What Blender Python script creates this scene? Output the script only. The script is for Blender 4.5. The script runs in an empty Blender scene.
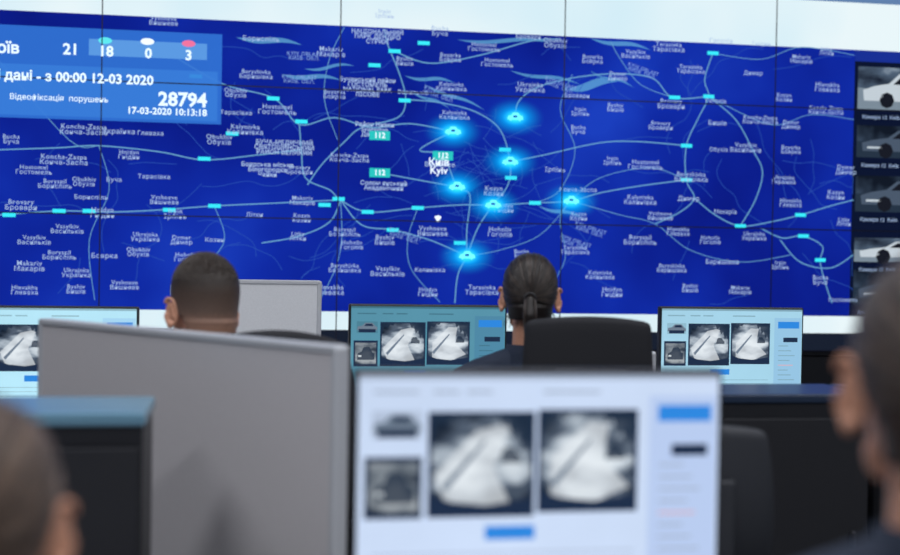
import bpy, bmesh, math, random
from mathutils import Vector, Matrix
random.seed(7)
C=bpy.context; D=bpy.data
TH=math.radians(9.5); CT,ST=math.cos(TH),math.sin(TH)
EYE=1.37
def at(x,d):            # floor-plan: x right of the sight line, d along it -> world X,Y
    return (x*CT+d*ST, -x*ST+d*CT)
WY=6.6                  # plane of the video wall
def chart(px,py):       # map drawing units -> metres on the video wall (X,Z)
    r=.017; dx,dy=px-450,py-277.5
    x=dx*math.cos(r)+dy*math.sin(r); y=-dx*math.sin(r)+dy*math.cos(r)
    u=x/1250; d=WY/(CT-u*ST)
    return (d*(u*CT+ST), EYE-(y+22.5)/1250*d)

# ---------------------------------------------------------------- materials
def mat(name,col,rough=.6,metal=0,bump=0,bscale=60,var=0,spec=.5):
    m=D.materials.new(name); m.use_nodes=True; nt=m.node_tree; b=nt.nodes['Principled BSDF']
    b.inputs['Base Color'].default_value=(*col,1); b.inputs['Roughness'].default_value=rough
    b.inputs['Metallic'].default_value=metal; b.inputs['Specular IOR Level'].default_value=spec
    tc=nt.nodes.new('ShaderNodeTexCoord'); n=nt.nodes.new('ShaderNodeTexNoise'); n.inputs['Scale'].default_value=bscale
    nt.links.new(tc.outputs['Object'],n.inputs['Vector'])
    if var:
        r=nt.nodes.new('ShaderNodeValToRGB')
        r.color_ramp.elements[0].position=.3; r.color_ramp.elements[1].position=.7
        r.color_ramp.elements[0].color=(*[c*(1-var) for c in col],1)
        r.color_ramp.elements[1].color=(*[min(1,c*(1+var)) for c in col],1)
        nt.links.new(n.outputs['Fac'],r.inputs['Fac']); nt.links.new(r.outputs['Color'],b.inputs['Base Color'])
    if bump:
        bp=nt.nodes.new('ShaderNodeBump'); bp.inputs['Strength'].default_value=bump; bp.inputs['Distance'].default_value=.003
        nt.links.new(n.outputs['Fac'],bp.inputs['Height']); nt.links.new(bp.outputs['Normal'],b.inputs['Normal'])
    return m
def emis(name,col,s=1.0):
    m=D.materials.new(name); m.use_nodes=True; nt=m.node_tree; nt.nodes.clear()
    e=nt.nodes.new('ShaderNodeEmission'); o=nt.nodes.new('ShaderNodeOutputMaterial')
    e.inputs['Color'].default_value=(*col,1); e.inputs['Strength'].default_value=s
    nt.links.new(e.outputs[0],o.inputs[0]); return m
def emis_ramp(name,stops,scale=1.5,s=1.0,detail=3,distort=0,stretch=(1,1,1)):
    m=emis(name,(1,1,1),s); nt=m.node_tree; e=[n for n in nt.nodes if n.type=='EMISSION'][0]
    tc=nt.nodes.new('ShaderNodeTexCoord'); mp=nt.nodes.new('ShaderNodeMapping'); mp.inputs['Scale'].default_value=stretch
    n=nt.nodes.new('ShaderNodeTexNoise'); n.inputs['Scale'].default_value=scale; n.inputs['Detail'].default_value=detail
    n.inputs['Distortion'].default_value=distort
    r=nt.nodes.new('ShaderNodeValToRGB'); cr=r.color_ramp
    while len(cr.elements)<len(stops): cr.elements.new(.5)
    for el,(p,c) in zip(cr.elements,stops): el.position=p; el.color=(*c,1)
    nt.links.new(tc.outputs['Object'],mp.inputs[0]); nt.links.new(mp.outputs[0],n.inputs['Vector'])
    nt.links.new(n.outputs['Fac'],r.inputs['Fac']); nt.links.new(r.outputs[0],e.inputs['Color']); return m
def emis_alpha(name,col,alpha,s=1.0,radial=False):
    m=emis(name,col,s); nt=m.node_tree; e=[n for n in nt.nodes if n.type=='EMISSION'][0]
    o=[n for n in nt.nodes if n.type=='OUTPUT_MATERIAL'][0]
    t=nt.nodes.new('ShaderNodeBsdfTransparent'); mx=nt.nodes.new('ShaderNodeMixShader'); mx.inputs[0].default_value=alpha
    nt.links.new(t.outputs[0],mx.inputs[1]); nt.links.new(e.outputs[0],mx.inputs[2]); nt.links.new(mx.outputs[0],o.inputs[0])
    if radial:
        tc=nt.nodes.new('ShaderNodeTexCoord'); g=nt.nodes.new('ShaderNodeTexGradient'); g.gradient_type='QUADRATIC_SPHERE'
        mp=nt.nodes.new('ShaderNodeMapping'); mp.inputs['Scale'].default_value=(1,1,1)
        ml=nt.nodes.new('ShaderNodeMath'); ml.operation='MULTIPLY'; ml.inputs[1].default_value=alpha; ml.use_clamp=True
        nt.links.new(tc.outputs['Object'],mp.inputs[0]); nt.links.new(mp.outputs[0],g.inputs[0])
        nt.links.new(g.outputs['Fac'],ml.inputs[0]); nt.links.new(ml.outputs[0],mx.inputs[0])
    return m

M={}
M['black']=mat('black_plastic',(.012,.013,.017),.45,bump=.1)
M['blackfab']=mat('black_fabric',(.012,.013,.018),.8,bump=.4,bscale=400)
M['greyfab']=mat('charcoal_plastic',(.025,.028,.036),.6)
M['partition']=mat('partition_laminate',(.60,.58,.60),.55,bump=.05,bscale=200,var=.03)
M['partition_l']=mat('partition_light',(.72,.74,.77),.5,bump=.05,bscale=200,var=.03)
M['edge']=mat('edge_trim',(.52,.54,.58),.4)
M['desk']=mat('desk_laminate',(.33,.34,.37),.4,bump=.05)
M['screenlit_top']=mat('credenza_top_screen_tint',(.14,.28,.38),.22)  # teal base colour paints in the screens' reflection on the top
M['bluelit_top']=mat('cabinet_top_blue_tint',(.02,.035,.07),.3)  # navy base colour stands in for blue light reflected off the top
M['metal']=mat('dark_metal',(.12,.12,.13),.35,.9)
M['skin']=mat('skin',(.68,.34,.22),.5,bump=.1,bscale=150,var=.06)
M['uniform']=mat('navy_uniform',(.012,.022,.048),.8,bump=.5,bscale=90)
M['shoe']=mat('black_leather',(.01,.01,.01),.35)
M['eye']=mat('eye_white',(.8,.78,.75),.2); M['iris']=mat('iris',(.06,.03,.015),.2)
M['lip']=mat('lips',(.45,.14,.12),.5)
M['hair_black']=mat('hair_dark',(.014,.010,.009),.4,bump=.5,bscale=300,var=.4)
M['hair_man']=mat('hair_mousy',(.030,.021,.017),.5,bump=.5,bscale=300,var=.4)
M['hair_brown']=mat('hair_brown',(.060,.036,.026),.45,bump=.5,bscale=60,var=.5)
M['hair_chest']=mat('hair_chestnut',(.036,.022,.017),.42,bump=.5,bscale=60,var=.5)
HL={'hair_dark':mat('hair_dark_highlight',(.05,.035,.028),.35),'hair_mousy':mat('hair_mousy_highlight',(.09,.065,.052),.45),'hair_brown':mat('hair_brown_highlight',(.15,.095,.065),.4),'hair_chestnut':mat('hair_chestnut_highlight',(.085,.055,.042),.4)}

# ---------------------------------------------------------------- geometry helpers
def link(o,parent=None):
    C.scene.collection.objects.link(o)
    if parent: o.parent=parent
    return o
def empty(name,loc=(0,0,0),yaw=0,scale=1):
    e=D.objects.new(name,None); e.empty_display_size=.1; e.location=loc; e.rotation_euler=(0,0,yaw); e.scale=(scale,)*3
    return link(e)
def bm_obj(name,bm,m,parent=None,loc=(0,0,0),smooth=False,rot=(0,0,0)):
    me=D.meshes.new(name); bmesh.ops.recalc_face_normals(bm,faces=bm.faces[:]); bm.to_mesh(me); bm.free()
    if smooth:
        for p in me.polygons: p.use_smooth=True
    for mm in (m if isinstance(m,list) else [m]): me.materials.append(mm)
    o=D.objects.new(name,me); o.location=loc; o.rotation_euler=rot; return link(o,parent)
def add_box(bm,c,s,bev=0,rot=None):
    r=bmesh.ops.create_cube(bm,size=1); vs=r['verts']
    for v in vs: v.co=Vector((v.co.x*s[0],v.co.y*s[1],v.co.z*s[2]))
    if bev:
        es=list({e for v in vs for e in v.link_edges})
        rr=bmesh.ops.bevel(bm,geom=es,offset=bev,segments=3,affect='EDGES',profile=.5)
        vs=list({v for f in rr['faces'] for v in f.verts}|{v for v in vs if v.is_valid})
    for v in vs:
        if rot is not None: v.co=rot@v.co
        v.co+=Vector(c)
def box(name,c,s,m,parent=None,bev=.004,rot=None):
    bm=bmesh.new(); add_box(bm,(0,0,0),s,bev,rot); return bm_obj(name,bm,m,parent,c)
def ellipsoid(bm,c,r,seg=20,rings=14,rot=None):
    rr=bmesh.ops.create_uvsphere(bm,u_segments=seg,v_segments=rings,radius=1)
    for v in rr['verts']:
        p=Vector((v.co.x*r[0],v.co.y*r[1],v.co.z*r[2]))
        if rot is not None: p=rot@p
        v.co=p+Vector(c)
def capsule(bm,a,b,ra,rb,n=14):
    a,b=Vector(a),Vector(b); ax=(b-a).normalized(); up=Vector((0,0,1)) if abs(ax.z)<.9 else Vector((1,0,0))
    s=ax.cross(up).normalized(); t=ax.cross(s)
    prof=[]
    for i in range(1,5): th=math.pi/2*i/5; prof.append((a-ax*ra*math.cos(th),ra*math.sin(th)))
    prof.append((a,ra)); prof.append((a.lerp(b,.5),(ra+rb)/2)); prof.append((b,rb))
    for i in range(1,5): th=math.pi/2*i/5; prof.append((b+ax*rb*math.sin(th),rb*math.cos(th)))
    rings=[[bm.verts.new(c+(s*math.cos(2*math.pi*k/n)+t*math.sin(2*math.pi*k/n))*r) for k in range(n)] for c,r in prof]
    for p,q in zip(rings,rings[1:]):
        for k in range(n): bm.faces.new((p[k],p[(k+1)%n],q[(k+1)%n],q[k]))
    bm.faces.new(rings[0]); bm.faces.new(rings[-1])
def loft(bm,rings,n=28):
    R=[]
    for z,y,rx,ry in rings:
        R.append([bm.verts.new((rx*math.cos(2*math.pi*k/n),y+ry*math.sin(2*math.pi*k/n),z)) for k in range(n)])
    for p,q in zip(R,R[1:]):
        for k in range(n): bm.faces.new((p[k],p[(k+1)%n],q[(k+1)%n],q[k]))
    bm.faces.new(R[0]); bm.faces.new(R[-1])
def remesh(o,v,it=4):
    m=o.modifiers.new('r','REMESH'); m.mode='VOXEL'; m.voxel_size=v; m.use_smooth_shade=True
    s=o.modifiers.new('s','SMOOTH'); s.iterations=it; s.factor=.5
def quad(name,x0,x1,z0,z1,y,m,parent):      # flat rectangle facing -Y
    bm=bmesh.new(); cx,cz=(x0+x1)/2,(z0+z1)/2
    v=[bm.verts.new(p) for p in ((x0-cx,0,z0-cz),(x1-cx,0,z0-cz),(x1-cx,0,z1-cz),(x0-cx,0,z1-cz))]
    bm.faces.new(v); return bm_obj(name,bm,m,parent,(cx,y,cz))
def poly(name,pts,y,m,parent):
    bm=bmesh.new(); bm.faces.new([bm.verts.new((p[0],y,p[1])) for p in pts]); return bm_obj(name,bm,m,parent)
def text(name,s,x,z,y,size,m,parent,align='CENTER',bold=0,sp=1.0,tilt=0):
    c=D.curves.new(name,'FONT'); c.body=s; c.size=size; c.align_x=align; c.align_y='CENTER'; c.offset=bold; c.space_line=.8
    c.space_character=sp; c.resolution_u=2; c.materials.append(m)
    o=D.objects.new(name,c); o.location=(x,y,z); o.rotation_euler=(math.pi/2,tilt,0); return link(o,parent)
def ribbon(bm,pts,w,y):     # flat polyline with width on the wall plane
    P=[Vector((p[0],0,p[1])) for p in pts]
    Q=[]
    for i in range(len(P)-1):
        p0=P[max(i-1,0)];p1=P[i];p2=P[i+1];p3=P[min(i+2,len(P)-1)]
        for k in range(6):
            t=k/6; Q.append(.5*((2*p1)+(p2-p0)*t+(2*p0-5*p1+4*p2-p3)*t*t+(3*p1-p0-3*p2+p3)*t**3))
    Q.append(P[-1]); prev=None
    for i,q in enumerate(Q):
        d=(Q[min(i+1,len(Q)-1)]-Q[max(i-1,0)]); d.normalize(); nrm=Vector((-d.z,0,d.x))*w/2
        a=bm.verts.new((q+nrm)+Vector((0,y,0))); b=bm.verts.new((q-nrm)+Vector((0,y,0)))
        if prev: bm.faces.new((prev[0],prev[1],b,a))
        prev=(a,b)

# ---------------------------------------------------------------- room shell
X0,X1,Y0,Y1,H=-3.6,5.9,-2.6,7.0,3.95
wallm=mat('dark_wall_paint',(.10,.11,.14),.8,bump=.1,var=.05,bscale=8)
box('floor',((X0+X1)/2,(Y0+Y1)/2,-.05),(X1-X0+.2,Y1-Y0+.2,.1),mat('carpet',(.05,.055,.07),.95,bump=.6,bscale=500,var=.2),bev=0)
box('ceiling',((X0+X1)/2,(Y0+Y1)/2,H+.05),(X1-X0+.2,Y1-Y0+.2,.1),mat('ceiling_paint',(.35,.35,.37),.9,var=.03),bev=0)
box('wall_front',((X0+X1)/2,Y1+.05,H/2),(X1-X0,.1,H),wallm,bev=0)
box('wall_back',((X0+X1)/2,Y0-.05,H/2),(X1-X0,.1,H),wallm,bev=0)
box('wall_left',(X0-.05,(Y0+Y1)/2,H/2),(.1,Y1-Y0,H),wallm,bev=0)
box('wall_right',(X1+.05,(Y0+Y1)/2,H/2),(.1,Y1-Y0,H),wallm,bev=0)
box('baseboard_left',(X0+.01,(Y0+Y1)/2,.05),(.02,Y1-Y0,.1),M['greyfab'],bev=.002)
box('baseboard_right',(X1-.01,(Y0+Y1)/2,.05),(.02,Y1-Y0,.1),M['greyfab'],bev=.002)
box('baseboard_back',((X0+X1)/2,Y0+.01,.05),(X1-X0-.05,.02,.1),M['greyfab'],bev=.002)

# ceiling luminaires
lampm=emis('luminaire_diffuser',(.95,.98,1),1.8)
for iy,yy in enumerate((-1.2,1.2,3.4)):
    for ix,xx in enumerate((-2.0,.6,3.2)):
        e=empty('ceiling_light_panel' ,(xx,yy,H))
        box('frame',(0,0,-.02),(1.26,.66,.04),M['edge'],e)
        q=box('diffuser',(0,0,-.043),(1.2,.6,.006),lampm,e,bev=0)
        l=D.lights.new('lamp','AREA'); l.shape='RECTANGLE'; l.size=1.2; l.size_y=.6; l.energy=(33,33,23)[iy]; l.color=(.95,.96,1)
        lo=D.objects.new('lamp',l); lo.location=(0,0,-.06); link(lo,e)

# ---------------------------------------------------------------- video wall
vw=empty('video_wall')
PX0=-.71-2*1.21; PX1=-.71+5*1.21; ZR=[.867,1.547,2.227,2.907,3.587]
box('cabinet',((PX0+PX1)/2,WY+.15,(ZR[0]+ZR[-1])/2),(PX1-PX0+.06,.27,ZR[-1]-ZR[0]+.06),M['black'],vw)
box('plinth',((PX0+PX1)/2,WY+.17,.415),(PX1-PX0+.06,.30,.83),M['black'],vw)
mapm=emis_ramp('map_blue',[(.25,(.0030,.007,.15)),(.42,(.0035,.012,.24)),(.58,(.005,.022,.34)),(.75,(.010,.045,.47))],scale=.9,s=1.1,detail=3)
Y=WY
def L(k): return Y-.0015*k
zt,zb,zc=2.565,1.062,2.83
SX=3.40
quad('map_image',PX0,SX,zb,zt,L(1),mapm,vw)
whitem=emis_ramp('page_white',[(.3,(.55,.80,.92)),(.6,(.82,.93,.96))],scale=.6,s=1.0)
quad('page_header',PX0,PX1,zt,zc,L(1),whitem,vw)
quad('page_header_left',PX0,chart(-40,5)[0],zt,zc,L(2),emis('hdr',(.2,.5,.8)),vw)
quad('browser_bar',PX0,PX1,zc,ZR[-1],L(1),emis('browser_bar',(.12,.22,.42)),vw)
quad('page_footer',PX0,PX1,.965,zb,L(1),whitem,vw)
quad('task_bar',PX0,PX1,ZR[0],.965,L(1),emis('task_bar',(.01,.015,.03)),vw)
quad('side_panel',SX,4.3,zb,zt,L(1),emis('side_panel',(.004,.008,.03)),vw)
quad('map_image_right',4.3,PX1,zb,zt,L(1),mapm,vw)
quad('side_panel_head',SX,4.3,chart(880,63)[1],zt,L(2),emis('side_head',(.01,.03,.30)),vw)

# roads
roads=[[(385,30),(388,45),(400,75),(406,100),(398,118),(362,128),(345,142),(322,165),(308,185)],
[(395,52),(430,64),(480,56),(530,42),(560,40)],[(180,60),(225,85),(275,99),(300,125),(335,118),(372,128),(410,124),(453,132)],
[(300,125),(302,150),(306,178),(330,190),(341,200),(368,212),(418,208),(460,205),(493,205),(535,203),(571,201),(600,193),(640,186),(686,180)],
[(0,215),(60,211),(110,212),(160,210),(215,206),(280,203),(341,200)],
[(0,150),(60,148),(100,146),(160,152),(205,160),(260,155),(302,150)],
[(341,200),(330,222),(300,236),(262,243)],[(341,200),(362,225),(393,230),(430,240),(467,256)],
[(406,100),(440,103),(475,112),(500,130),(510,162),(508,185),(493,205),(478,228),(467,256),(458,275),(455,303)],
[(453,132),(420,150),(443,156),(457,187),(470,195),(467,230),(467,256)],[(380,173),(418,180),(457,187)],
[(510,162),(545,155),(600,143),(640,142),(686,146)],[(515,118),(520,100),(545,85),(600,75),(650,78),(672,98),(708,97)],
[(712,54),(704,80),(708,97),(698,118),(686,146),(686,180),(694,198),(680,212),(655,224)],
[(708,97),(735,120),(752,150),(762,172),(755,200),(740,226)],[(694,198),(715,215),(740,226),(770,222),(800,215),(830,206),(853,200)],
[(760,228),(782,238),(802,236),(822,246),(820,262),(826,285),(832,303)],[(780,240),(800,262),(830,268),(853,255)],
[(686,180),(650,168),(600,178),(571,201),(560,220),(565,260),(540,300)],[(467,256),(500,250),(540,235),(571,201)],
[(712,54),(760,60),(800,48),(853,56)],[(672,98),(640,85),(620,60),(610,42)],
[(341,200),(342,240),(335,270),(320,300)],[(100,146),(110,190),(90,240),(95,300)],[(0,60),(70,140),(100,146)],
[(215,206),(225,240),(205,270),(200,302)],[(418,208),(408,240),(412,270),(440,302)],[(338,140),(325,100),(330,60),(345,28)],
[(535,203),(560,190),(575,150),(560,110),(572,75)],[(853,120),(810,115),(770,125),(708,97)],[(571,201),(620,215),(655,224),(690,250),(740,262),(790,255)]]
bm=bmesh.new()
for i,r in enumerate(roads): ribbon(bm,[chart(*p) for p in r],.0065 if i<18 else .0036,L(4))
bm_obj('roads',bm,emis('road_line',(.14,.36,.60),1.0),vw)
bm=bmesh.new(); rnd=random.Random(3)
for i in range(70):
    x=rnd.uniform(0,850); y=rnd.uniform(45,300); a=rnd.uniform(0,6.28); p=[(x,y)]
    for k in range(rnd.randint(3,7)):
        a+=rnd.uniform(-.7,.7); x+=math.cos(a)*16; y+=math.sin(a)*14; p.append((min(max(x,0),852),min(max(y,48),304)))
    ribbon(bm,[chart(*q) for q in p],.0028,L(3))
for i in range(60):   # city streets
    x=rnd.gauss(470,45); y=rnd.gauss(180,35); a=rnd.uniform(0,6.28); p=[(x,y)]
    for k in range(3): a+=rnd.uniform(-.4,.4); x+=math.cos(a)*13; y+=math.sin(a)*11; p.append((x,min(max(y,48),304)))
    ribbon(bm,[chart(*q) for q in p],.0028,L(3))
bm_obj('minor_roads',bm,emis('minor_line',(.025,.09,.46),1.0),vw)
# pale translucent blue slivers laid over the map
def swoosh(bm,x,y,l,w,a):
    n=10; top=[];bot=[]
    for i in range(n+1):
        t=i/n; px=x+(t-.5)*l; py=y+(t-.5)*l*math.sin(a)+2*math.sin(t*6.28); cx,cz=chart(px,py); h=w*math.sin(math.pi*min(1,t*1.02))**.8*.6
        top.append(bm.verts.new((cx,L(2.5),cz+h))); bot.append(bm.verts.new((cx,L(2.5),cz-h*.6)))
    for i in range(n): 
        try: bm.faces.new((bot[i],bot[i+1],top[i+1],top[i]))
        except: pass
bm=bmesh.new()
for r in [(270,42,66,.03,.12),(312,78,60,.025,.1),(330,68,50,.018,-.05),(505,42,95,.022,.03),(545,78,70,.02,.2),(592,86,50,.05,-.15),(455,98,60,.018,.45),(430,100,40,.015,.5),(620,45,60,.025,.2),(560,212,45,.02,.3),(612,80,44,.015,.4),(430,80,50,.02,.15)]: swoosh(bm,*r)
bm_obj('pale_slivers',bm,emis_alpha('pale_blue_sliver',(.16,.52,.82),.5),vw)
# road tags
bm=bmesh.new()
for (x,y) in [(395,52),(375,66),(405,101),(274,99),(233,134),(205,159),(302,122),(339,199),(368,212),(418,208),(393,230),(215,206),(60,211),(90,211),(170,210),(535,203),(505,150),(511,178),(460,243),(712,54),(674,98),(708,97),(686,146),(686,180),(740,226),(800,215),(803,236),(820,260),(325,205),(424,44),(7,74),(197,77),(10,215)]:
    cx,cz=chart(x,y); add_box(bm,(cx,L(5.5),cz),(.064,.001,.020))
bm_obj('road_number_tags',bm,emis('tag_cyan',(.04,.75,.88),1.15),vw)
# town labels
towns=['Бориспіль','Boryspil','Вишневе','Vyshneve','Ірпінь','Irpin','Буча','Bucha','Гостомель','Hostomel','Бровари','Brovary','Обухів','Obukhiv','Васильків','Vasylkiv','Боярка','Boyarka','Українка','Ukrainka','Димер','Dymer','Макарів','Makariv','Глеваха','Hlevakha','Козин','Kozyn','Літки','Litky','Гоголів','Hoholiv','Баришівка','Baryshivka','Бишів','Byshiv','Калинівка','Kalynivka','Гнідин','Hnidyn','Тарасівка','Tarasivka','Конча-Заспа','Koncha-Zaspa']
labm=emis('label_text',(.40,.54,.80),1.0); labw=emis('label_white',(.8,.9,1),1.2)
spots=[(262,40),(165,22),(385,15),(440,32),(484,48),(528,38),(555,44),(635,55),(592,60),(530,88),(752,74),(800,60),(826,88),(783,98),(825,52),(720,42),(257,75),(405,62),(246,130),(130,155),(155,177),(65,160),(56,184),(165,200),(176,214),(115,180),(35,170),(22,205),(85,182),(68,229),(105,256),(146,237),(182,240),(30,266),(25,290),(215,240),(260,287),(352,245),(345,268),(385,240),(430,270),(428,292),(482,290),(350,158),(345,232),(440,165),(580,112),(578,130),(645,165),(660,126),(718,150),(745,148),(790,150),(783,180),(845,170),(725,212),(790,203),(835,195),(843,222),(710,240),(722,262),(690,288),(600,275),(612,292),(575,250),(578,190),(640,240),(660,216),(780,265),(820,280),(843,300),(300,170),(220,140),(35,240),(335,95),(120,132),(790,125),(740,290),(330,290),(302,218),(255,215),(500,232),(520,282),(615,108),(640,200),(760,45),(690,70),(85,130),(60,255),(125,285),(555,170)]
big=[(378,38),(368,88),(285,148),(268,170),(375,130),(384,186)]
r2=random.Random(21); tries=0
while len(spots)<132 and tries<4000:
    tries+=1; x=r2.uniform(10,842); y=r2.uniform(46,298)
    if x<232 and y<130: continue
    if 365<x<590 and 110<y<265 and r2.random()<.75: continue
    if all(abs(x-a)>30 or abs(y-b)>15 for a,b in spots) and all(abs(x-a)>45 or abs(y-b)>24 for a,b in big): spots.append((x,y))
for i,(x,y) in enumerate(spots):
    t=(i*2)%len(towns); cx,cz=chart(x,y)
    s=.031 if i%3 else .035
    text('town_label',towns[t+1]+'\n'+towns[t] if i%5 else towns[t],cx,cz,L(6),s,labm,vw,bold=.0002,sp=1.12)
for (x,y,s) in [(378,38,'НАЦІОНАЛЬНИЙ\nПАРК ДЕНДРО\nСТРИЖ'),(368,88,'Бучанський район\nГОСТОМЕЛЬ\nNATIONAL PARK\nЛІСОВЕ'),(285,148,'БУЧА-МЕДИЧНИЙ\nСВЯТОШИНСЬКИЙ\nРАЙОН ВЕЛИКИЙ'),(268,170,'Боярська міська\nБілогородка\nЧайки'),(375,130,'Район Нивки\nSviatoshyn\nДарниця'),(384,186,'Солом янський\nАкадемічний')]:
    cx,cz=chart(x,y); text('district_label',s,cx,cz,L(6),.032,labm,vw,bold=.0006,sp=1.05)
for (x,y) in [(305,57),(300,80),(642,72),(560,86),(440,95),(405,236),(575,243),(590,230)]:
    cx,cz=chart(x,y); text('oblast_label','KYIV OBLAST\nКИЇВ. ОБЛ.',cx,cz,L(6),.028,emis('oblast_text',(.25,.40,.75)),vw,sp=1.1,tilt=.3 if x>400 else 0)
cx,cz=chart(439,163); text('city_label','Київ\nKyiv',cx,cz-.02,L(7),.055,labw,vw,bold=.001)
# patrol markers
halom=emis_alpha('marker_halo',(.0,.42,1.0),1.4,1.3,True); corem=emis('marker_core',(.15,.85,1),1.4)
halo2=emis_alpha('marker_glow',(.05,.8,1.0),1.2,1.4,True)
for i,(x,y) in enumerate([(453,132),(515,118),(510,162),(457,187),(493,205),(571,201),(467,256)]):
    cx,cz=chart(x,y)
    bm=bmesh.new(); bmesh.ops.create_circle(bm,cap_ends=True,segments=40,radius=1)
    o=bm_obj('marker_halo',bm,halom,vw,(cx,L(7.5),cz),rot=(math.pi/2,0,0)); o.scale=(.17,.11,1)
    bm=bmesh.new(); bmesh.ops.create_circle(bm,cap_ends=True,segments=40,radius=1)
    o=bm_obj('marker_glow',bm,halo2,vw,(cx,L(7.8),cz),rot=(math.pi/2,0,0)); o.scale=(.08,.05,1)
    bm=bmesh.new()   # little car glyph
    pts=[(-.042,-.01),(-.036,.008),(-.02,.012),(-.012,.026),(.014,.026),(.024,.012),(.038,.008),(.042,-.01),(.03,-.012),(.024,-.02),(.016,-.012),(-.016,-.012),(-.024,-.02),(-.03,-.012)]
    bm.faces.new([bm.verts.new((cx+a*1.05,L(8.5),cz+b)) for a,b in pts]); bm_obj('car_glyph',bm,corem,vw)
    bm=bmesh.new(); add_box(bm,(cx,L(9),cz+.005),(.022,.001,.012)); bm_obj('glyph_window',bm,emis('glyph_dark',(.0,.1,.5)),vw)
gm=emis('poi_green',(.02,.48,.46),1.2)
for (x,y) in [(380,136),(443,156),(380,173)]:
    cx,cz=chart(x,y)
    quad('poi_box',cx-.055,cx+.055,cz-.024,cz+.024,L(7),gm,vw); text('poi_text','112',cx,cz,L(8),.04,labw,vw,bold=.001)
cx,cz=chart(438,219); poly('poi_pin',[(cx-.02,cz+.012),(cx,cz-.02),(cx+.02,cz+.012),(cx,cz+.02)],L(8),labw,vw)
# statistics overlay
ax,az=chart(-60,30); bx,bz=chart(222,122)
az=chart(100,30)[1]; bz=chart(100,121)[1]
quad('stats_box',ax,bx,bz,az,L(9),emis_alpha('stats_blue',(.03,.16,.62),.85,1.1),vw)
mid=chart(100,68)[1]
quad('stats_row',ax,bx-.02,bz+.015,mid,L(10),emis_alpha('stats_blue2',(.05,.24,.75),.55),vw)
sx0,sz1=chart(91,36); sx1,sz0=chart(208,65)
quad('stats_counter',sx0,sx1,sz0+.02,sz1-.02,L(10.5),emis_alpha('stats_blue3',(.15,.42,.85),.65),vw)
wt=emis('stats_text',(.75,.9,1),1.2)
def T(s,x,y,size,al='CENTER',bold=.002): 
    cx,cz=chart(x,y); text('stats_text',s,cx,cz,L(14.5),size,wt,vw,align=al,bold=bold)
T('екіпажів на маршрутах роїв',22,50,.078,'RIGHT'); T('21',73,51,.078); T('18',108,53,.074); T('0',150,55,.072); T('3',190,57,.072)
for (x,y,c) in [(107,43,(.1,.7,.75)),(149,44,(.8,.9,.95)),(190,46,(.75,.15,.3))]:
    cx,cz=chart(x,y); bm=bmesh.new(); bmesh.ops.create_circle(bm,cap_ends=True,segments=24,radius=1)
    o=bm_obj('stats_dot',bm,emis('dot',c,1.2),vw,(cx,L(12),cz+.006),rot=(math.pi/2,0,0)); o.scale=(.034,.017,1)
T('Оперативні дані - з 00:00 12-03 2020',155,82,.068,'RIGHT',.0018); T('Відеофіксація  порушень',110,101,.04,'RIGHT',.0002)
T('28794',208,102,.098,'RIGHT',.003); T('17-03-2020 10:13:18',208,114,.048,'RIGHT',.0012)
# camera thumbnails in the side panel
picm=emis_ramp('cctv_grey',[(.35,(.01,.015,.03)),(.5,(.08,.12,.18)),(.65,(.45,.55,.65))],scale=3,s=1,detail=5,stretch=(1,1,2.5))
carw=emis('cctv_car',(.55,.62,.68)); card=emis('cctv_dark',(.01,.012,.02)); picd=emis_ramp('cctv_dark2',[(.4,(.006,.01,.02)),(.65,(.05,.08,.13))],scale=4)
def cctv(x0,x1,z0,z1,bright):
    quad('cctv_frame',x0,x1,z0,z1,L(3),picm if bright else picd,vw)
    w,h=x1-x0,z1-z0; c=carw if bright else emis('cctv_car2',(.07,.10,.15))
    poly('cctv_road',[(x0+a*w,z0+b*h) for a,b in [(0,0),(1,0),(1,.34),(0,.5)]],L(3.5),emis('cctv_road_grey',(.20,.26,.32) if bright else (.02,.035,.06)),vw)
    pts=[(.06,.2),(.05,.45),(.16,.55),(.3,.62),(.4,.86),(.74,.86),(.86,.6),(.97,.5),(.97,.2)]
    poly('cctv_car_body',[(x0+a*w,z0+b*h) for a,b in pts],L(4),c,vw)
    poly('cctv_car_window',[(x0+a*w,z0+b*h) for a,b in [(.34,.6),(.42,.8),(.72,.8),(.8,.6)]],L(5),card,vw)
    poly('cctv_plate',[(x0+a*w,z0+b*h) for a,b in [(.1,.28),(.1,.34),(.24,.34),(.24,.28)]],L(5),carw,vw)
    for a in (.28,.78):
        poly('cctv_wheel',[(x0+a*w+.045*math.cos(t*.785),z0+.22*h+.045*math.sin(t*.785)) for t in range(8)],L(5),card,vw)
for (ya,yb,b) in [(68,110,True),(126,158,False),(176,212,False),(238,262,True),(270,305,False)]:
    x0=chart(860,ya)[0]; z1=chart(880,ya)[1]; z0=chart(880,yb)[1]; cctv(SX+.02,4.05,z0,z1,b)
    text('cctv_caption','Камера 12  Київ',SX+.05,z0-.045,L(4),.03,labm,vw,align='LEFT')
# seams
bm=bmesh.new()
for k in range(8): add_box(bm,(PX0+1.21*k,L(13),(ZR[0]+ZR[-1])/2),(.006,.001,ZR[-1]-ZR[0]))
for z in ZR: add_box(bm,((PX0+PX1)/2,L(13),z),(PX1-PX0,.001,.006))
bm_obj('panel_seams',bm,mat('seam_black',(.004,.006,.03),.5),vw)

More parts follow.
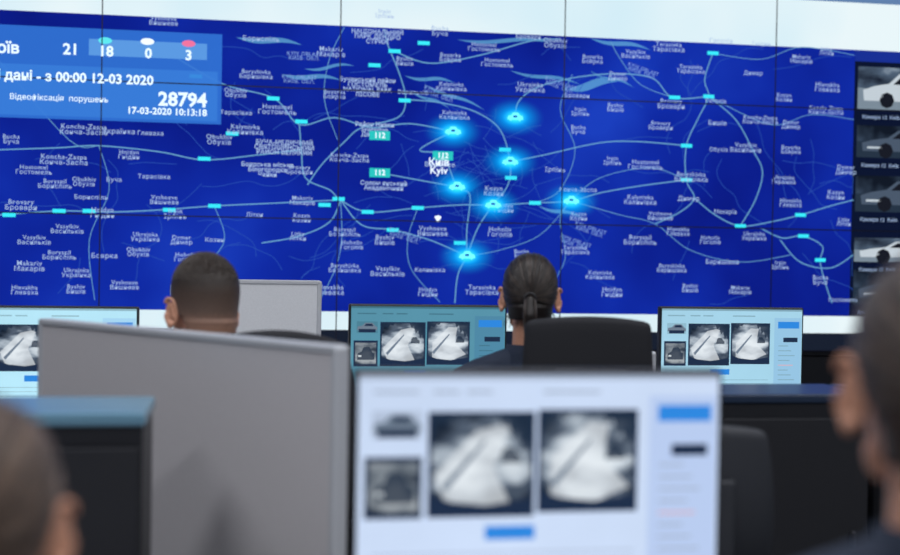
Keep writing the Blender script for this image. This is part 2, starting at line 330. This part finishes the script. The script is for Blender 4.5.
# ---------------------------------------------------------------- monitors
def pic_mat(name,seed,bright=1,thr=.30):
    m=emis(name,(1,1,1),1); nt=m.node_tree; e=[n for n in nt.nodes if n.type=='EMISSION'][0]
    tc=nt.nodes.new('ShaderNodeTexCoord'); mp=nt.nodes.new('ShaderNodeMapping'); mp.inputs['Scale'].default_value=(1,1,2.4); mp.inputs['Rotation'].default_value=(0,.6,0)
    mp.inputs['Location'].default_value=(seed,seed*.7,0)
    n=nt.nodes.new('ShaderNodeTexNoise'); n.inputs['Scale'].default_value=15; n.inputs['Detail'].default_value=6; n.inputs['Distortion'].default_value=.2
    g=nt.nodes.new('ShaderNodeVectorMath'); g.operation='LENGTH'
    mp2=nt.nodes.new('ShaderNodeMapping'); mp2.inputs['Scale'].default_value=(11,1,13)
    pw=nt.nodes.new('ShaderNodeMath'); pw.operation='POWER'; pw.inputs[1].default_value=2.6
    add=nt.nodes.new('ShaderNodeMath'); add.operation='MULTIPLY_ADD'; add.inputs[1].default_value=-.32
    r=nt.nodes.new('ShaderNodeValToRGB'); cr=r.color_ramp
    cr.elements[0].position=.12; cr.elements[0].color=(.010,.018,.035,1)
    cr.elements[1].position=.58; cr.elements[1].color=(.72*bright,.79*bright,.85*bright,1)
    el=cr.elements.new(thr); el.color=(.09*bright,.12*bright,.17*bright,1)
    el=cr.elements.new(thr+.10); el.color=(.33*bright,.39*bright,.46*bright,1)
    nt.links.new(tc.outputs['Object'],mp.inputs[0]); nt.links.new(mp.outputs[0],n.inputs['Vector'])
    nt.links.new(tc.outputs['Object'],mp2.inputs[0]); nt.links.new(mp2.outputs[0],g.inputs[0])
    nt.links.new(g.outputs['Value'],pw.inputs[0]); nt.links.new(pw.outputs[0],add.inputs[0]); nt.links.new(n.outputs['Fac'],add.inputs[2])
    nt.links.new(add.outputs[0],r.inputs['Fac']); nt.links.new(r.outputs[0],e.inputs['Color']); return m
P1,P2,P3=pic_mat('plate_photo_a',1.3),pic_mat('plate_photo_b',4.1),pic_mat('plate_photo_c',7.7,.5,.36)
uiblue=emis('ui_blue',(.03,.25,.75),1.0); uidark=emis('ui_dark',(.015,.03,.07)); uigrey=emis('ui_grey',(.40,.47,.62)); uired=emis('ui_red',(.72,.42,.48)); uiside=emis('ui_side',(.60,.70,.88))
snow=emis('photo_snow',(.60,.66,.70)); pgrey=emis('photo_grey',(.16,.21,.28)); roadb=emis_alpha('road_bright',(.85,.90,.94),.5); treeb=emis_alpha('photo_tree_dark',(.015,.03,.06),.85)
def monitor(name,x,y,top,yaw=0,w=.54,bg=(.72,.79,.90),strength=1,desk=.74):
    e=empty(name,(x,y,desk),yaw); h=w*.595; cz=top-desk-h/2
    box('back_shell',(0,.016,cz),(w,.03,h),M['black'],e,bev=.006)
    box('rear_hump',(0,.045,cz-.02),(w*.55,.04,h*.5),M['black'],e,bev=.015)
    box('stand_neck',(0,.05,(cz-.02)/2+.01),(.06,.025,cz),M['metal'],e)
    bm=bmesh.new(); add_box(bm,(0,.04,.008),(.24,.18,.016),.006); bm_obj('stand_base',bm,M['black'],e)
    bz=.007; W=w-2*bz; Hh=h-2*bz-.008; x0=-W/2; z1=cz+h/2-bz
    def q(n,u0,u1,v0,v1,m,k): quad(n,x0+u0*W,x0+u1*W,z1-v1*Hh,z1-v0*Hh,.0-.0006*k,m,e)
    def pl(n,pts,r,m,k):    # polygon inside the rect r=(u0,u1,v0,v1), pts in 0..1 from top-left
        u0,u1,v0,v1=r; poly(n,[(x0+(u0+a*(u1-u0))*W,z1-(v0+b*(v1-v0))*Hh) for a,b in pts],-.0006*k,m,e)
    q('screen',0,1,0,1,emis_ramp('screen_bg',[(.3,bg),(.7,tuple(min(1,c*1.12) for c in bg))],scale=4,s=strength),1)
    side=tuple(c*f for c,f in zip(bg,(.86,.9,1.0)))
    q('side_column',.80,.995,.10,.98,emis('side_col',side,strength),2)
    gr=emis('menu_grey',tuple(c*.62 for c in bg),strength)
    q('title_bar',0,1,0,.022,gr,2)
    for i,(a,b) in enumerate([(.04,.16),(.2,.27),(.29,.36),(.5,.66)]): q('menu_text',a,b,.075,.088,gr,3)
    RA=(.197,.469,.19,.64); RB=(.498,.758,.18,.625)
    q('photo_border',.187,.479,.175,.672,uidark,3); q('photo_large',RA[0],RA[1],RA[2],RA[3],P1,4)
    q('photo_border',.488,.768,.165,.655,uidark,3); q('photo_large',RB[0],RB[1],RB[2],RB[3],P2,4)
    for i,R in enumerate((RA,RB)):   # snowy road, verge, trees, vehicle
        pl('photo_road',[(.02,.62),(.45,.16),(.70,.10),(.78,.14),(.62,.55),(.80,.95),(.15,.95)] if i==0 else [(.10,.50),(.50,.10),(.72,.12),(.66,.5),(.95,.80),(.60,.95),(.10,.92)],R,roadb,5)
        pl('photo_lane',[(.10,.74),(.52,.27),(.53,.30),(.14,.80)],R,pgrey,5.5)
        pl('photo_trees',[(.66,.0),(1,.0),(1,.40),(.95,.28),(.91,.38),(.86,.18),(.80,.26),(.76,.06),(.70,.12)],R,treeb,6)
        pl('photo_trees',[(0,0),(.30,.0),(.26,.06),(.2,.03),(.14,.12),(.06,.08),(.0,.26)],R,treeb,6)
        pl('photo_vehicle',[(.70,.40),(.73,.34),(.82,.34),(.86,.40),(.90,.43),(.90,.50),(.68,.50)],R,treeb,6.5)
        pl('photo_verge',[(0,1),(0,.84),(.2,.91),(.55,.95),(1,.88),(1,1)],R,uidark,6)
    RS=(.036,.17,.17,.30)
    q('photo_small',*RS,emis('small_bg',tuple(c*.8 for c in bg),strength),4)
    pl('small_car',[(.02,.75),(.05,.45),(.25,.38),(.4,.12),(.75,.12),(.9,.42),(.98,.5),(.98,.75)],RS,pgrey,5); pl('small_car_window',[(.36,.4),(.44,.2),(.72,.2),(.8,.4)],RS,uidark,6); pl('small_plate',[(.1,.66),(.9,.66),(.9,.95),(.1,.95)],RS,uidark,5.5)
    RC=(.028,.162,.41,.65)
    q('photo_border',.018,.172,.385,.675,uidark,3); q('photo_small',*RC,P3,4)
    pl('small_car',[(.1,.8),(.12,.5),(.3,.42),(.4,.2),(.7,.2),(.82,.45),(.92,.5),(.92,.8)],RC,treeb,5); pl('small_lights',[(.15,.58),(.3,.58),(.3,.66),(.15,.66)],RC,snow,6)
    q('button',.825,.978,.145,.225,uiblue,4); q('caption_dark',.865,.968,.335,.39,uidark,4); q('button',.345,.482,.715,.78,uiblue,4)
    for i in range(9): q('list_text',.83,.90+.06*((i*37)%5)/5,.43+.058*i,.440+.058*i,uired if i==4 else gr,4)
    for i in range(3): q('table_row',.04,.76,.84+.045*i,.846+.045*i,gr,4)
    for i in range(3):
        bm=bmesh.new(); add_box(bm,(W/2-.03-.012*i,-.001,cz-h/2+.006),(.005,.002,.003)); bm_obj('osd_button',bm,M['metal'],e)
    return e
mx,my=at(.140,1.83); monitor('computer_monitor',mx,my,1.204,0,.556,strength=1.0,bg=(.57,.68,.88))
monitor('computer_monitor',.612,4.055,1.206,0,.525,bg=(.11,.33,.45),strength=.85)
monitor('computer_monitor',1.665,4.06,1.208,0,.52,bg=(.38,.66,.82),strength=.95)
monitor('computer_monitor',-.585,4.09,1.188,0,.535,bg=(.45,.76,.90),strength=1)
monitor('computer_monitor',1.45,1.80,1.19,0,.535)

# ---------------------------------------------------------------- desks, partitions, cabinets
def desk(x0,x1,y0,y1,z=.74):
    e=empty('office_desk',((x0+x1)/2,(y0+y1)/2,0)); w,d=x1-x0,y1-y0
    box('top',(0,0,z-.0155),(w,d,.029),M['desk'],e,bev=.005)
    for s in (-1,1):
        box('leg_panel',(s*(w/2-.03),0,(z-.03)/2),(.03,d-.1,z-.03),M['greyfab'],e,bev=.003)
    box('modesty_panel',(0,d/2-.05,.45),(w-.1,.02,.5),M['greyfab'],e,bev=.003)
    return e
desk(-1.2,.0,3.68,4.44); desk(.02,1.24,3.68,4.44); desk(1.29,2.45,3.68,4.44)
desk(-.75,1.0,1.44,2.1); desk(1.02,2.3,1.44,2.1)
def keyboard(x,y,z=.74):
    e=empty('keyboard',(x,y,z)); box('case',(0,0,.010),(.42,.13,.018),M['black'],e,bev=.004)
    bm=bmesh.new()
    for r in range(5):
        for c in range(15): add_box(bm,(-.19+c*.0272,-.048+r*.024,.022),(.022,.019,.007))
    bm_obj('keys',bm,M['greyfab'],e)
def mouse(x,y,z=.74):
    e=empty('computer_mouse',(x,y,z)); bm=bmesh.new(); ellipsoid(bm,(0,0,.012),(.03,.052,.022)); 
    for v in bm.verts: v.co.z=max(v.co.z,.001)
    bm_obj('shell',bm,M['black'],e,smooth=True); box('wheel',(0,.028,.031),(.006,.014,.008),M['metal'],e,bev=.002)
for (x,y) in [(.36,3.88),(1.75,3.85),(-.65,3.85),(.28,1.63),(1.45,1.58)]:
    keyboard(x,y)
for (x,y) in [(.10,3.90),(2.08,3.83),(-.95,3.83),(.0,1.62),(1.80,1.56)]: mouse(x,y)

def partition(name,a,b,top,th,m,z0=0):
    a,b=Vector((*a,0)),Vector((*b,0)); d=b-a; L_=d.length; ang=math.atan2(d.y,d.x)
    e=empty(name,((a+b)/2).to_tuple(),ang)
    box('board',(0,0,(top+z0)/2+.01),(L_-.03,th*.8,top-z0-.03),m,e,bev=.004)
    box('cap_rail',(0,0,top-.008),(L_-.01,th,.016),M['edge'],e,bev=.004)
    for s in (-1,1): box('end_post',(s*(L_/2-.009),0,(top+z0)/2),(.018,th,top-z0-.004),M['edge'],e,bev=.006)
    if z0==0:
        for s in (-.35,.35): box('foot',(s*L_,0,.012),(.05,.3,.024),M['metal'],e)
    return e
partition('desk_partition',at(-.985,3.04),at(-.193,2.3),1.2,.035,M['partition'])
partition('desk_partition',(-.22,4.53),(.29,4.53),1.27,.03,M['partition_l'])
partition('desk_divider',(1.265,3.72),(1.265,4.35),1.08,.028,M['partition_l'],z0=.742)

def cabinet(name,x0,x1,y0,y1,h,topm,front):
    e=empty(name,((x0+x1)/2,(y0+y1)/2,0)); w,d=x1-x0,y1-y0
    box('carcass',(0,0,h/2-.005),(w,d,h-.03),front,e,bev=.004); box('top',(0,0,h-.012),(w+.01,d+.01,.024),topm,e,bev=.006)
    n=max(1,round(w/.5))
    for i in range(n):
        cx=-w/2+(i+.5)*w/n; box('door',(cx,-d/2-.008,h/2-.01),(w/n-.012,.016,h-.10),M['blackfab'],e,bev=.003)
        box('handle',(cx+w/n/2-.05,-d/2-.025,h*.6),(.012,.015,.14),M['metal'],e,bev=.003)
    box('plinth',(0,0,.01),(w-.04,d-.04,.02),M['black'],e,bev=0)
cx,cy=at(-.527,2.16)
cabinet('storage_cabinet',-1.35,cx,cy,cy+.25,1.088,M['screenlit_top'],M['black'])
cabinet('storage_cabinet',1.17,1.58,2.95,3.20,1.035,M['bluelit_top'],M['black'])
cabinet('storage_cabinet',1.60,2.03,2.95,3.20,1.035,M['bluelit_top'],M['black'])

# ---------------------------------------------------------------- office chairs
def chair(x,y,yaw,top=1.19,w=.42,k=.35,m=None,seat=.45):
    m=m or M['blackfab']; e=empty('office_chair',(x,y,0),yaw)
    bm=bmesh.new(); nx,nz=14,14; zc_,hh=(top+.62)/2,(top-.62)/2; g=[]
    for j in range(nz+1):
        row=[]
        for i in range(nx+1):
            u,v=-1+2*i/nx,-1+2*j/nz
            xx=w/2*u*math.sqrt(1-k*v*v/2); zz=hh*v*math.sqrt(1-k*u*u/2)
            row.append(bm.verts.new((xx,-.27+.05*u*u-.05*(v*.5)-.025*math.cos(v*1.6),zc_+zz)))
        g.append(row)
    for j in range(nz):
        for i in range(nx): bm.faces.new((g[j][i],g[j][i+1],g[j+1][i+1],g[j+1][i]))
    o=bm_obj('backrest',bm,m,e,smooth=True); s=o.modifiers.new('s','SOLIDIFY'); s.thickness=.05; s.offset=0
    b=o.modifiers.new('b','BEVEL'); b.width=.018; b.segments=3; b.limit_method='ANGLE'; b.angle_limit=.9
    bm=bmesh.new(); add_box(bm,(0,-.325,zc_-.03),(w*.55,.02,hh*1.3),.008); bm_obj('rear_shell',bm,M['greyfab'],e)
    bm=bmesh.new(); add_box(bm,(0,.0,seat-.045),(.48,.48,.08),.035); bm_obj('seat',bm,m,e,smooth=True)
    bm=bmesh.new(); capsule(bm,(0,-.18,seat-.09),(0,-.29,seat-.02),.022,.02); capsule(bm,(0,-.29,seat-.02),(0,-.29,.82),.02,.018); bm_obj('back_bracket',bm,M['greyfab'],e,smooth=True)
    bm=bmesh.new(); capsule(bm,(0,0,.12),(0,0,seat-.1),.028,.022); add_box(bm,(0,0,seat-.095),(.2,.22,.03),.008); bm_obj('gas_lift',bm,M['metal'],e)
    bm=bmesh.new()
    for i in range(5):
        a=math.radians(90+72*i); p=(.27*math.cos(a),.27*math.sin(a))
        capsule(bm,(0,0,.12),(p[0],p[1],.085),.026,.017)
        ellipsoid(bm,(p[0]+.012,p[1],.031),(.013,.03,.03),12,8); ellipsoid(bm,(p[0]-.02,p[1],.031),(.013,.03,.03),12,8); capsule(bm,(p[0],p[1],.085),(p[0],p[1],.04),.01,.01,8)
    bm_obj('star_base',bm,M['black'],e,smooth=True)
    for s in (-1,1):
        bm=bmesh.new(); capsule(bm,(s*.2,0,seat-.07),(s*.285,0,seat-.04),.014,.014); capsule(bm,(s*.285,0,seat-.04),(s*.285,-.02,seat+.17),.014,.014)
        add_box(bm,(s*.285,-.02,seat+.19),(.06,.22,.03),.012); bm_obj('armrest',bm,M['black'],e,smooth=False)
    return e

# ---------------------------------------------------------------- people
CC=Vector((0,-.012,.03)); CR=Vector((.076,.097,.09))
def prof(z):
    t=(z-.03)/.09
    if t>=0: return math.sqrt(max(0,1-t*t))
    return 1-.15*(min(1,-t/1.15))**2
def hairline(z):     # half-angle of bare face region measured from the front
    P=[(-.09,118),(-.03,112),(-.015,100),(0,84),(.03,66),(.055,58),(.072,44),(.082,20),(.088,0)]
    if z<=P[0][0]: return P[0][1]
    for (a,b),(c,d) in zip(P,P[1:]):
        if a<=z<=c: return b+(d-b)*(z-a)/(c-a)
    return 0
def fade_mat():
    m=mat('fade_haircut',(.02,.014,.011),.6,bump=.4,bscale=500); nt=m.node_tree; b=nt.nodes['Principled BSDF']
    tc=nt.nodes.new('ShaderNodeTexCoord'); s=nt.nodes.new('ShaderNodeSeparateXYZ'); n=nt.nodes.new('ShaderNodeTexNoise'); n.inputs['Scale'].default_value=240
    ma=nt.nodes.new('ShaderNodeMath'); ma.operation='MULTIPLY_ADD'; ma.inputs[1].default_value=.035
    r=nt.nodes.new('ShaderNodeMapRange'); r.inputs[1].default_value=-.045; r.inputs[2].default_value=.085
    c=nt.nodes.new('ShaderNodeValToRGB'); c.color_ramp.elements[0].color=(.52,.28,.19,1); c.color_ramp.elements[1].color=(.030,.021,.017,1)
    c.color_ramp.elements[1].position=.95; el=c.color_ramp.elements.new(.40); el.color=(.17,.11,.085,1)
    nt.links.new(tc.outputs['Object'],s.inputs[0]); nt.links.new(tc.outputs['Object'],n.inputs['Vector'])
    nt.links.new(n.outputs['Fac'],ma.inputs[0]); nt.links.new(s.outputs['Z'],ma.inputs[2]); nt.links.new(ma.outputs[0],r.inputs[0])
    nt.links.new(r.outputs[0],c.inputs['Fac']); nt.links.new(c.outputs[0],b.inputs['Base Color']); return m
FADE=fade_mat()
def person(name,x,y,yaw,top,style,hm,head_yaw=0,hs=1.0):
    s=top/1.37; e=empty(name,(x,y,0),yaw,s)
    # clothed body: one continuous surface
    bm=bmesh.new()
    loft(bm,[(.455,-.02,.15,.11),(.50,-.02,.175,.13),(.60,-.02,.165,.12),(.71,-.01,.145,.105),(.82,0,.155,.112),(.92,0,.172,.115),(.985,-.005,.172,.105),(1.03,-.01,.135,.085),(1.065,-.014,.085,.07),(1.085,-.014,.066,.064)])
    for q in (-1,1):
        capsule(bm,(q*.08,-.012,1.02),(q*.178,-.005,.992),.055,.062)
        capsule(bm,(q*.03,-.022,1.075),(q*.15,-.012,1.018),.042,.052)
        capsule(bm,(q*.185,0,.985),(q*.225,.10,.775),.058,.046)
        capsule(bm,(q*.225,.10,.775),(q*.15,.33,.785),.046,.034)
        capsule(bm,(q*.085,.0,.53),(q*.115,.42,.535),.088,.064); capsule(bm,(q*.115,.42,.535),(q*.12,.43,.13),.06,.045)
    o=bm_obj('uniform_body',bm,M['uniform'],e); remesh(o,.012,5)
    bm=bmesh.new(); 
    for q in (-1,1): capsule(bm,(q*.12,.41,.05),(q*.125,.60,.04),.045,.036); add_box(bm,(q*.122,.5,.008),(.085,.27,.016),.004)
    bm_obj('shoes',bm,M['shoe'],e,smooth=True)
    # collar
    bm=bmesh.new(); n=32; R=[]
    for z,r in ((1.055,.082),(1.085,.071),(1.115,.067),(1.113,.061),(1.07,.060)):
        R.append([bm.verts.new((r*math.sin(2*math.pi*k/n),-.018+r*math.cos(2*math.pi*k/n),z-(.02*max(0,math.cos(2*math.pi*k/n))))) for k in range(n)])
    for p,q_ in zip(R,R[1:]):
        for k in range(n): bm.faces.new((p[k],p[(k+1)%n],q_[(k+1)%n],q_[k]))
    bm_obj('collar',bm,M['uniform'],e,smooth=True)
    # hands
    for q in (-1,1):
        bm=bmesh.new(); wx,wy,wz=q*.148,.345,.785
        capsule(bm,(wx,wy-.03,wz),(wx-q*.004,wy+.03,wz-.003),.026,.026)
        for f in range(4):
            fx=wx-q*.006+(f-1.5)*.0195; capsule(bm,(wx+(f-1.5)*.013,wy+.02,wz-.002),(fx,wy+.085,wz-.002),.0145,.0115,10)
            Ln=(.062,.073,.078,.066)[f if q<0 else 3-f]*1.0
            p0=Vector((fx,wy+.088,wz)); p1=p0+Vector(((f-1.5)*.002,Ln*.5,.002)); p2=p1+Vector((0,Ln*.3,-.010)); p3=p2+Vector((0,Ln*.2,-.012))
            capsule(bm,p0,p1,.0095,.009,10); capsule(bm,p1,p2,.009,.008,10); capsule(bm,p2,p3,.008,.0068,10)
        t0=Vector((wx-q*.02,wy+.035,wz-.004)); t1=t0+Vector((-q*.028,.032,-.004)); t2=t1+Vector((-q*.010,.030,-.006))
        capsule(bm,t0,t1,.0135,.011,10); capsule(bm,t1,t2,.0105,.0085,10)
        o=bm_obj('hand',bm,M['skin'],e); remesh(o,.0035,2)
    # head
    h=D.objects.new('head_pivot',None); h.location=(0,.0,1.37-.121*hs); h.rotation_euler=(0,0,head_yaw); h.scale=(hs,)*3; link(h,e)
    bm=bmesh.new()
    ellipsoid(bm,CC,(.0745,.0955,.0885),28,20); ellipsoid(bm,(0,.028,-.028),(.062,.060,.080),24,18)
    capsule(bm,(-.032,.035,-.075),(.032,.035,-.075),.030,.030); capsule(bm,(0,.05,-.088),(0,.062,-.09),.024,.020)
    nr=.056 if style=='fade' else .049
    capsule(bm,(0,-.025,-.03),(0,-.030,-.19),nr,nr+.004)
    capsule(bm,(0,.084,.012),(0,.100,-.026),.007,.0125); capsule(bm,(-.012,.090,-.030),(.012,.090,-.030),.008,.008)
    capsule(bm,(-.040,.070,.024),(.040,.070,.024),.012,.012); capsule(bm,(-.034,.066,-.012),(-.05,.035,-.015),.016,.018); capsule(bm,(.034,.066,-.012),(.05,.035,-.015),.016,.018)
    o=bm_obj('head',bm,M['skin'],h); remesh(o,.0045,4)
    for q in (-1,1):
        bm=bmesh.new(); rot=Matrix.Rotation(q*math.radians(-34),3,'Z')@Matrix.Rotation(math.radians(-10),3,'X')
        nn=20; rx,rz=.020,.032
        pts=[Vector((0,-rx*math.sin(t)*(1 if math.sin(t)>0 else .7),rz*math.cos(t)+.002)) for t in [math.radians(-40+i*290/nn) for i in range(nn+1)]]
        for a,b in zip(pts,pts[1:]): capsule(bm,rot@a,rot@b,.0045,.0045,8)
        ellipsoid(bm,rot@Vector((-q*.004,-.002,-.002)),(.005,.018,.028),16,12,rot); ellipsoid(bm,rot@Vector((0,.004,-.028)),(.006,.009,.010),12,10,rot)
        capsule(bm,rot@Vector((q*.001,-.008,.016)),rot@Vector((q*.002,-.009,-.012)),.004,.0035,8); ellipsoid(bm,rot@Vector((q*.001,.012,-.004)),(.004,.004,.006),10,8)
        for v in bm.verts: v.co+=Vector((q*.085,-.006,-.014))
        o=bm_obj('ear',bm,M['skin'],h); remesh(o,.0022,2)
        bm=bmesh.new(); ellipsoid(bm,(q*.03,.074,.004),(.0125,.0125,.0105)); bm_obj('eyeball',bm,M['eye'],h,smooth=True)
        bm=bmesh.new(); ellipsoid(bm,(q*.03,.0835,.004),(.0052,.004,.0052)); bm_obj('iris',bm,M['iris'],h,smooth=True)
        bm=bmesh.new(); capsule(bm,(q*.016,.086,.024),(q*.044,.074,.027),.0035,.0025,8); bm_obj('eyebrow',bm,hm,h,smooth=True)
    bm=bmesh.new(); capsule(bm,(-.018,.083,-.056),(.018,.083,-.056),.0045,.0045,8); ellipsoid(bm,(0,.085,-.060),(.017,.008,.005)); ellipsoid(bm,(0,.086,-.053),(.016,.007,.004)); bm_obj('mouth',bm,M['lip'],h,smooth=True)
    # hair cap
    k={'fade':1.035,'pony':1.045}[style]; zlow=-.062 if style=='fade' else -.07
    zs=[.03+.09*math.cos(j/24*math.pi/2) for j in range(25)]+[.03+(zlow-.03)*j/18 for j in range(1,19)]
    bm=bmesh.new(); na=72; rows=[]
    for z in zs:
        f=prof(z); row=[]
        for i in range(na):
            a=2*math.pi*i/na; kk=k
            if style=='fade': kk=1.012+.05*max(0,min(1,(z-.0)/.07))
            row.append(bm.verts.new((CC.x+CR.x*kk*f*math.sin(a),CC.y+CR.y*kk*f*math.cos(a)-( .006 if z<-.03 else 0),.03+(z-.03)*(kk if z>.03 else 1))))
        rows.append(row)
    for (p,q_,z) in zip(rows,rows[1:],zs[1:]):
        for i in range(na):
            a=math.degrees(2*math.pi*(i+.5)/na); a=min(a,360-a)
            if a>hairline(z)+(1.5*math.sin(i*2.3)): bm.faces.new((p[i],p[(i+1)%na],q_[(i+1)%na],q_[i]))
    bmesh.ops.remove_doubles(bm,verts=bm.verts[:],dist=.0003)
    bmesh.ops.delete(bm,geom=[v for v in bm.verts if not v.link_faces],context='VERTS')
    o=bm_obj('hair_cap',bm,FADE if style=='fade' else hm,h,smooth=True); sd=o.modifiers.new('s','SOLIDIFY'); sd.thickness=.004; sd.offset=-1
    rn=random.Random(11)
    if style=='fade':
        for mm,cnt_ in ((hm,6500),(HL[hm.name],2200)):
            bm=bmesh.new()
            for i in range(cnt_):
                u=Vector((rn.gauss(0,1),rn.gauss(0,1),abs(rn.gauss(0,1)))).normalized()
                if u.z<.30+.25*rn.random(): continue
                p=CC+Vector((CR.x*u.x,CR.y*u.y,CR.z*u.z))*1.05
                a=math.degrees(math.atan2(abs(u.x),u.y)); 
                if a<hairline(p.z): continue
                ln=(.003+.010*max(0,u.z-.3)); d=(u*.9+Vector((rn.uniform(-.4,.4),.7+rn.uniform(-.3,.3),rn.uniform(-.1,.3)))).normalized()
                sx=d.cross(Vector((.3,.5,.8))).normalized()*.0013; sy=d.cross(sx).normalized()*.0013
                v=[bm.verts.new(p+sx),bm.verts.new(p-sx*.5+sy),bm.verts.new(p-sx*.5-sy),bm.verts.new(p+d*ln)]
                bm.faces.new((v[0],v[1],v[3])); bm.faces.new((v[1],v[2],v[3])); bm.faces.new((v[2],v[0],v[3]))
            bm_obj('hair_bristles',bm,mm,h)
    else:
        CU=[]
        for nm,mm in (('hair_strands',hm),('hair_highlights',HL[hm.name])):
            cu=D.curves.new(nm,'CURVE'); cu.dimensions='3D'; cu.bevel_depth=.0019; cu.bevel_resolution=1; cu.materials.append(mm); CU.append(cu)
        def spl(pts,rad,c):
            sp=CU[c].splines.new('POLY'); sp.points.add(len(pts)-1)
            for i,p in enumerate(pts): sp.points[i].co=(*p,1); sp.points[i].radius=rad[i] if isinstance(rad,list) else rad
        bd=Vector((0,-.93,-.36)).normalized()
        cnt=0
        while cnt<420:
            u=Vector((rn.gauss(0,1),rn.gauss(0,1),rn.gauss(0,1))).normalized()
            if u.z<-.62: continue
            z=CC.z+CR.z*u.z; a=math.degrees(math.atan2(abs(u.x),u.y))
            if a<hairline(z)+2: continue
            cnt+=1; pts=[]; kk=k+rn.uniform(-.002,.026); wob=rn.uniform(-.004,.004)
            for t in range(10):
                w=t/9; v=(u*(1-w)+bd*w); v.normalize(); kq=kk+wob*math.sin(w*6)
                if v.z<0:
                    zz=CC.z+CR.z*v.z; f=prof(zz); hv=Vector((v.x,v.y)).normalized(); p=Vector((CR.x*kq*f*hv.x,CC.y+CR.y*kq*f*hv.y-(.006 if zz<-.03 else 0),zz))
                else: p=Vector((CC.x+CR.x*kq*v.x,CC.y+CR.y*kq*v.y,CC.z+CR.z*kq*v.z))
                pts.append(p)
            spl(pts,[.6]+[1]*8+[.8],1 if cnt%3==0 else 0)
        for i in range(26):   # loose flyaways at the nape and temples
            q=rn.choice((-1,1)); a=rn.uniform(1.7,2.9); z=-.06+rn.uniform(-.005,.02); f=prof(z)
            p=Vector((q*CR.x*f*math.sin(a),CC.y+CR.y*f*math.cos(a),z)); o_=Vector((q*.006,-.004,-.012))
            spl([p,p+o_,p+o_*1.7+Vector((0,0,-.012))],[.5,.35,.15],0)
        B=Vector((0,CC.y-CR.y*k*.99,-.004)); 
        path=[B,B+Vector((0,-.026,-.010)),B+Vector((0,-.036,-.05)),B+Vector((.002,-.030,-.10)),B+Vector((.004,-.020,-.145)),B+Vector((.003,-.014,-.175))]
        wid=[.012,.017,.021,.019,.013,.003]
        for i in range(110):
            a=rn.uniform(0,6.283); r=math.sqrt(rn.random()); pts=[]; rl=rn.uniform(.86,1)
            for p,w in zip(path,wid): pts.append(B+(p-B)*rl+Vector((math.cos(a)*r*w,math.sin(a)*r*w*.8,rn.uniform(-.001,.001))))
            spl(pts,[1,1.1,1.2,1.1,.8,.3],1 if i%3==0 else 0)
        for cu in CU: link(D.objects.new(cu.name,cu),h)
        bm=bmesh.new(); 
        for a,b,ra,rb in zip(path,path[1:],wid,wid[1:]): capsule(bm,a,b,ra*.85,max(.002,rb*.85))
        o=bm_obj('ponytail_core',bm,hm,h); remesh(o,.003,2)
        bm=bmesh.new()
        for i in range(20):
            t=[2*math.pi*j/20 for j in (i,i+1)]; q2=[B+Vector((.0165*math.cos(c),-.012,.0165*math.sin(c)-.004)) for c in t]; capsule(bm,q2[0],q2[1],.0035,.0035,8)
        bm_obj('hair_tie',bm,M['black'],h,smooth=True)
    return e

R_=math.radians
# seated operators
person('seated_policewoman',.821,3.50,R_(-6),1.376,'pony',M['hair_black'],R_(-7),.96)
chair(.955,3.49,R_(-8),top=1.214,w=.345,k=.22)
person('seated_policeman',-.093,3.24,R_(8),1.357,'fade',M['hair_man'],R_(16),1.07)
chair(.05,3.24,R_(6),top=1.188,w=.40,k=.5)
rx,ry=at(.475,1.2); person('seated_policewoman',rx,ry,R_(-6),1.382,'pony',M['hair_chest'],R_(-10),1.03)
chair(rx+.01,ry-.02,R_(-6),top=.98)
lx,ly=at(-.415,1.1); person('seated_policewoman',lx,ly,R_(0),1.236,'pony',M['hair_brown'],R_(-4))
chair(lx,ly-.02,0,top=.93,seat=.41)
chair(2.0,3.66,R_(5),top=1.18,w=.40); chair(.885,2.62,R_(-8),top=1.05,w=.40,m=M['greyfab'])

# ---------------------------------------------------------------- world, camera
w=D.worlds.new('room_ambient'); C.scene.world=w; w.use_nodes=True
w.node_tree.nodes['Background'].inputs[0].default_value=(.05,.06,.09,1); w.node_tree.nodes['Background'].inputs[1].default_value=.3
cam=D.cameras.new('camera'); co=D.objects.new('camera',cam); link(co); cam.lens=50; cam.sensor_width=36
co.location=(0,0,EYE); co.rotation_euler=(math.radians(90-1.03),-.017,-TH)
cam.dof.use_dof=True; cam.dof.focus_distance=4.7; cam.dof.aperture_fstop=1.9
cam.clip_start=.05
C.scene.camera=co
C.scene.view_settings.view_transform='Standard'; C.scene.view_settings.look='None'
